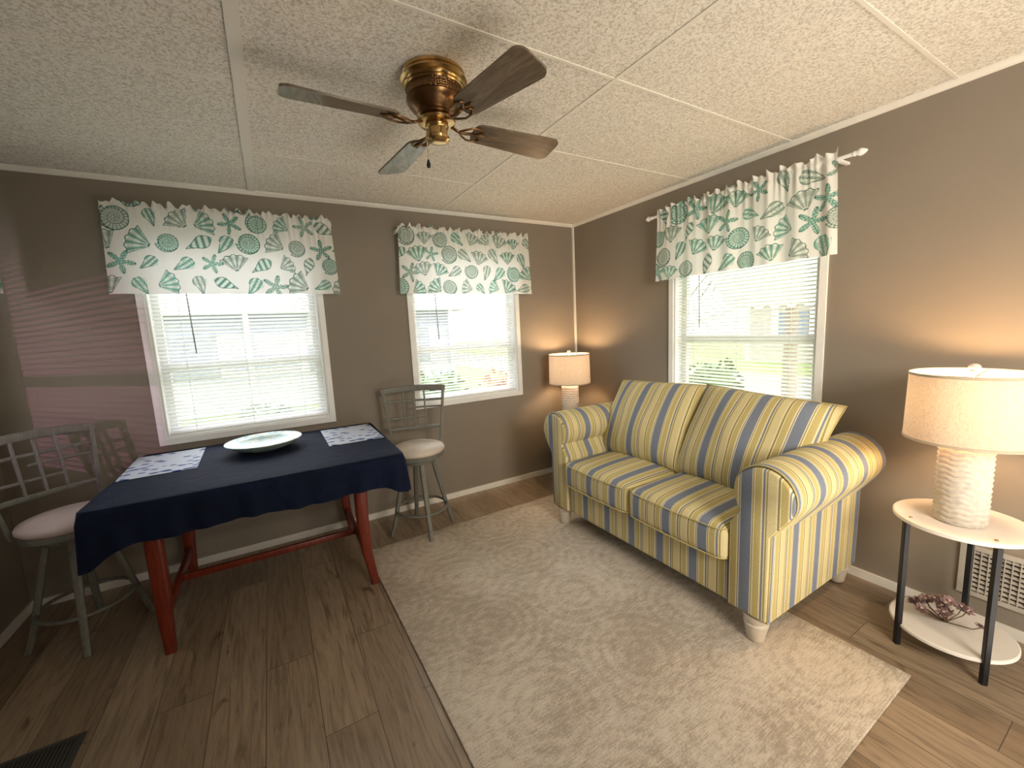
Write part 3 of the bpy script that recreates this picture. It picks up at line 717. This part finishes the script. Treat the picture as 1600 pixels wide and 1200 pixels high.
# ------------------------------------------------------------------ vents
MAT_grille=simple('cream_metal',(.40,.36,.31),.5); MAT_dark=simple('duct_shade_paint',(.03,.025,.02),.9)  # the near-black colour stands in for shade inside the ducts
def wall_vent():
    r=root('wall_vent','cream louvered return air grille low on the wall','vent',(0,-2.82,.24),(0,0,-pi/2))
    w,h=.19,.115
    fr=[box(-w,w,-.012,0,h-.02,h),box(-w,w,-.012,0,-h,-h+.02),box(-w,-w+.02,-.012,0,-h+.02,h-.02),box(w-.02,w,-.012,0,-h+.02,h-.02)]
    mk('grille_frame',*join(*fr),MAT_grille,r,smooth=False)
    sl=[]
    for i in range(9):
        z=-h+.03+i*.0212; sl.append(([(-w+.02,-.010,z-.004),(w-.02,-.010,z-.004),(w-.02,-.001,z+.006),(-w+.02,-.001,z+.006)],[(0,1,2,3)]))
    for i in range(17):
        x=-w+.02+.35*i/16.0; sl.append(box(x-.0015,x+.0015,-.011,-.002,-h+.02,h-.02))
    mk('louvers',*join(*sl),MAT_grille,r,smooth=False)
    mk('painted_duct_shade',*box(-w+.01,w-.01,-.0012,-.0004,-h+.01,h-.01),MAT_dark,r,smooth=False)  # flat dark sheet on the wall, painted shade behind the louvers
wall_vent()
def floor_vent():
    r=root('floor_register','dark metal floor register set in the plank floor','vent',(-3.42,-1.24,0.0),(0,0,0))
    w,h=.155,.075; MT=simple('pewter_metal',(.09,.09,.085),.45,.6)
    fr=[box(-w,w,h-.015,h,0,.005),box(-w,w,-h,-h+.015,0,.005),box(-w,-w+.015,-h+.015,h-.015,0,.005),box(w-.015,w,-h+.015,h-.015,0,.005)]
    mk('register_frame',*join(*fr),MT,r,smooth=False)
    sl=[box(-w+.015+i*.0118,-w+.015+i*.0118+.006,-h+.015,h-.015,.001,.004) for i in range(24)]
    mk('register_slats',*join(*sl),MT,r,smooth=False)
    mk('painted_duct_shade',*box(-w+.012,w-.012,-h+.012,h-.012,.0002,.0008),MAT_dark,r,smooth=False)  # flat dark sheet on the floor, painted shade between the slats
floor_vent()
# ------------------------------------------------------------------ exterior
G=-.55
m=M('lawn_grass'); n=m.noise(m.mapping(),3,5); m.color(m.ramp(n,[(.3,(.085,.14,.02)),(.7,(.16,.21,.04))])); m.set(.9); MG=m.m
def gmk(name,V,F,mat): 
    o=mk(name,V,F,mat,smooth=False); o['kind']='structure'; return o
gmk('ground',*box(-45,45,-20,60,G-.2,G),MG)
gmk('street',*box(6.5,11.5,-20,60,G,G+.02),simple('asphalt',(.22,.20,.18),.9))
gmk('driveway',*box(-6,6.5,6.3,9.2,G,G+.025),simple('concrete',(.34,.32,.29),.9))
def house(loc,rz,wcol,label):
    r=root('neighbor_house',label,'house',loc,(0,0,rz))
    MW=simple('siding',wcol,.7); MR=simple('white_roof',(.50,.50,.50),.7); MB=simple('window_glass_grey',(.16,.18,.21),.2)
    parts=[box(-6,6,0,5,0,2.7)]
    for i in range(18): parts.append(box(-6,6,-.012,0,.15*i,.15*i+.13))
    mk('house_walls',*join(*parts),MW,r,smooth=False)
    V=[(-6.5,-.6,2.65),(6.5,-.6,2.65),(6.5,5.6,2.65),(-6.5,5.6,2.65),(-6.5,2.5,3.7),(6.5,2.5,3.7)]
    mk('house_roof',V,[(0,1,5,4),(2,3,4,5),(0,4,3),(1,2,5),(0,3,2,1)],MR,r,smooth=False)
    for x in (-4.2,-1.3,2.0,4.6):
        mk('house_window',*box(x-.55,x+.55,-.05,-.012,1.0,2.1),MB,r,smooth=False)
        for q in ((x-.85,x-.58),(x+.58,x+.85)): mk('shutter',*box(q[0],q[1],-.045,-.012,.95,2.15),MR,r,smooth=False)
    for x in (-5.8,-3,0,3,5.8): mk('porch_post',*box(x-.06,x+.06,-.55,-.43,0,2.66),MR,r,smooth=False)
house((-3.0,10.5,G),0,(.28,.31,.37),'pale blue single-storey house with white porch posts')
house((16,1.5,G),-pi/2,(.34,.31,.27),'cream single-storey house across the street')
mk('light_blocking_fence',*join(box(-6.3,-6.2,-5,5,G,2.6),*[box(-6.2,-6.17,-5+.16*i,-5+.16*i+.14,G,2.6) for i in range(62)]),simple('light_blocker_boards',(.06,.045,.04),.8),smooth=False,label='added brown board fence blocking sky light at the side window',cat='fence')  # added unseen fence, keeps sky light out of the side window
def shrub(loc,s,mat,label,n=170,seed=1):
    rng=random.Random(seed); parts=[]
    V,F=lathe([(.0005,0),(.25,.05),(.42,.25),(.45,.5),(.30,.75),(.0005,.85)],14,fn=lambda r,z,a:r*(1+.12*math.sin(5*a+z*9)))
    parts.append((V,F))
    for i in range(n):
        a=rng.uniform(0,2*pi); z=rng.uniform(.05,.85); rr=.46*math.sqrt(max(0,1-((z-.4)/.5)**2)); x,y=rr*math.cos(a),rr*math.sin(a)
        d=Vector((x,y,(z-.4)*.8)).normalized()*.16; sd=d.cross(Vector((rng.uniform(-1,1),rng.uniform(-1,1),1))).normalized()*.045
        p=Vector((x,y,z)); V=[p,p+d*.5+sd,p+d,p+d*.5-sd]; parts.append(([tuple(v) for v in V],[(0,1,2,3)]))
    V,F=join(*parts); V=[(x*s,y*s,z*s) for x,y,z in V]
    o=mk('shrub',V,F,mat,None,loc,smooth=False,label=label,cat='shrub'); return o
MSH=simple('shrub_leaves',(.045,.09,.012),.7,var=.5,scale=9); MSO=simple('croton_leaves',(.30,.11,.02),.7,var=.5,scale=9)
shrub((.45,5.2,G),1.2,MSH,'round green shrub on the lawn',seed=1); shrub((2.0,5.0,G),1.1,MSO,'orange croton shrub on the lawn',seed=2)
shrub((6.0,2.6,G),1.1,MSH,'leafy green shrub beside the street',seed=3); shrub((-2.7,5.0,G),.9,MSH,'low green shrub near the driveway',seed=4)
def palm(loc):
    r=root('palm_tree','tall palm tree with arching fronds on the lawn','tree',loc)
    MT=simple('palm_bark',(.20,.16,.12),.9)
    mk('trunk',*lathe([(.16,0)]+[(.12-.003*i+(.012 if i%2 else 0),.2*i+.1) for i in range(16)],14),MT,r)
    for k in range(11):
        a=2*pi*k/11; P=[]
        for i in range(9):
            t=i/8; P.append(Vector((math.cos(a)*1.6*t,math.sin(a)*1.6*t,3.15+.7*t-1.5*t*t)))
        parts=[tube(P,.012,seg=5)]
        sd=Vector((-math.sin(a),math.cos(a),0))
        for i in range(1,8):
            for f in (0,.33,.66):
                p=P[i].lerp(P[i+1],f)
                for s in (-1,1):
                    l=.42*math.sin(pi*(i+f)/9); q=p+sd*s*l+Vector((math.cos(a)*.15,math.sin(a)*.15,-.12)); e=(P[i+1]-P[i]).normalized()*.02
                    parts.append(([tuple(p-e),tuple(p+e),tuple(q)],[(0,1,2)]))
        mk('frond',*join(*parts),MSH,r,smooth=False)
palm((5.2,.6,G)) 
MAT_awn=translucent('white_aluminum',lambda m:m.ramp(m.noise(m.mapping(),6,2),[(.3,(.80,.80,.78)),(.7,(.88,.88,.86))]),.20)
def awning():
    r=root('window_awning','white corrugated aluminum awning outside the sofa window','awning',(.125,-1.57,0))
    V=[];F=[]; n=60
    for i in range(n+1):
        y=-.62+1.24*i/n; z=.02*(1 if (i//3)%2 else 0)
        V+=[(0,y,2.15+z),(.85,y,1.44+z)]
    for i in range(n): F.append((2*i,2*i+2,2*i+3,2*i+1))
    mk('awning_panel',V,F,MAT_awn,r,smooth=False)
    for y in (-.6,.6): mk('awning_arm',*tube([(0,y,1.3),(.83,y,1.45)],.01,seg=6),MAT_frame,r)
awning()
# ------------------------------------------------------------------ lights
sd=bpy.data.lights.new('sun','SUN'); sd.energy=4.5; sd.angle=.01; sd.color=(1,.95,.84); so=bpy.data.objects.new('sun',sd); link(so)
so.rotation_euler=Vector((.10,.75,-.66)).to_track_quat('-Z','Y').to_euler()
for (n,loc,rz,w) in wins:
    d=bpy.data.lights.new('window_portal','AREA'); d.shape='RECTANGLE'; d.size=w; d.size_y=Z1-Z0; d.cycles.is_portal=True
    o=bpy.data.objects.new('window_portal',d); link(o)
    nrm={0:Vector((0,-1,0)),-pi/2:Vector((-1,0,0)),pi/2:Vector((1,0,0))}[rz]
    o.location=Vector(loc)+Vector((0,0,(Z0+Z1)/2))-nrm*.118
    o.rotation_euler=nrm.to_track_quat('-Z','Y').to_euler()
def area(name,loc,dirv,sx,sy,e,col,spread=180):
    d=bpy.data.lights.new(name,'AREA'); d.shape='RECTANGLE'; d.size=sx; d.size_y=sy; d.energy=e; d.color=col; d.spread=math.radians(spread)
    o=bpy.data.objects.new(name,d); link(o,None,loc); o.rotation_euler=Vector(dirv).to_track_quat('-Z','Y').to_euler(); return o
area('added_fill_light',(-1.5,-4.4,1.7),(.42,1,-.26),1.0,.9,27,(1,.90,.75),105)  # added fill lamp behind the camera, brightens the room
area('added_ceiling_uplight',(-1.0,-3.6,.15),(.02,.25,1),2.0,1.6,36,(1,.92,.79))  # added uplight low behind the camera, brightens the ceiling
# added magenta spot outside the side blind, for purple stripes on the back wall
d=bpy.data.lights.new('added_stripe_spot','SPOT'); d.energy=80; d.color=(1,.34,.80); d.spot_size=math.radians(46); d.spot_blend=1.0; d.shadow_soft_size=.008
o=bpy.data.objects.new('added_stripe_spot',d); link(o,None,(-4.75,-2.5,1.30)); o.rotation_euler=(Vector((-3.66,0,1.15))-Vector((-4.75,-2.5,1.30))).to_track_quat('-Z','Y').to_euler()
w=bpy.data.worlds.new('sky'); SC.world=w; w.use_nodes=True; nt=w.node_tree
bg=nt.nodes['Background']; tc=nt.nodes.new('ShaderNodeTexCoord'); sp=nt.nodes.new('ShaderNodeSeparateXYZ'); cr=nt.nodes.new('ShaderNodeValToRGB')
nt.links.new(tc.outputs['Generated'],sp.inputs[0]); nt.links.new(sp.outputs[2],cr.inputs[0]); nt.links.new(cr.outputs[0],bg.inputs[0])
cr.color_ramp.elements[0].color=(1,.985,.95,1); cr.color_ramp.elements[1].color=(.80,.88,1,1); bg.inputs[1].default_value=7.0
# ------------------------------------------------------------------ camera
yaw,pitch,roll,f,cxp,cyp,czp=0.5258,-0.1338,0.0483,644.4375,-2.5429,-3.1217,1.3799
fw=Vector((math.sin(yaw)*math.cos(pitch),math.cos(yaw)*math.cos(pitch),math.sin(pitch))); rt=Vector((math.cos(yaw),-math.sin(yaw),0)); dn=fw.cross(rt)
c,s=math.cos(roll),math.sin(roll); X=c*rt+s*dn; Y=-s*rt+c*dn
cd=bpy.data.cameras.new('camera'); cd.sensor_width=36; cd.lens=f/1600*36; cd.clip_start=.02
co=bpy.data.objects.new('camera',cd); link(co)
co.matrix_world=Matrix(((X.x,-Y.x,-fw.x,cxp),(X.y,-Y.y,-fw.y,cyp),(X.z,-Y.z,-fw.z,czp),(0,0,0,1)))
SC.camera=co
SC.view_settings.view_transform='Standard'; SC.view_settings.look='None'; SC.view_settings.exposure=0
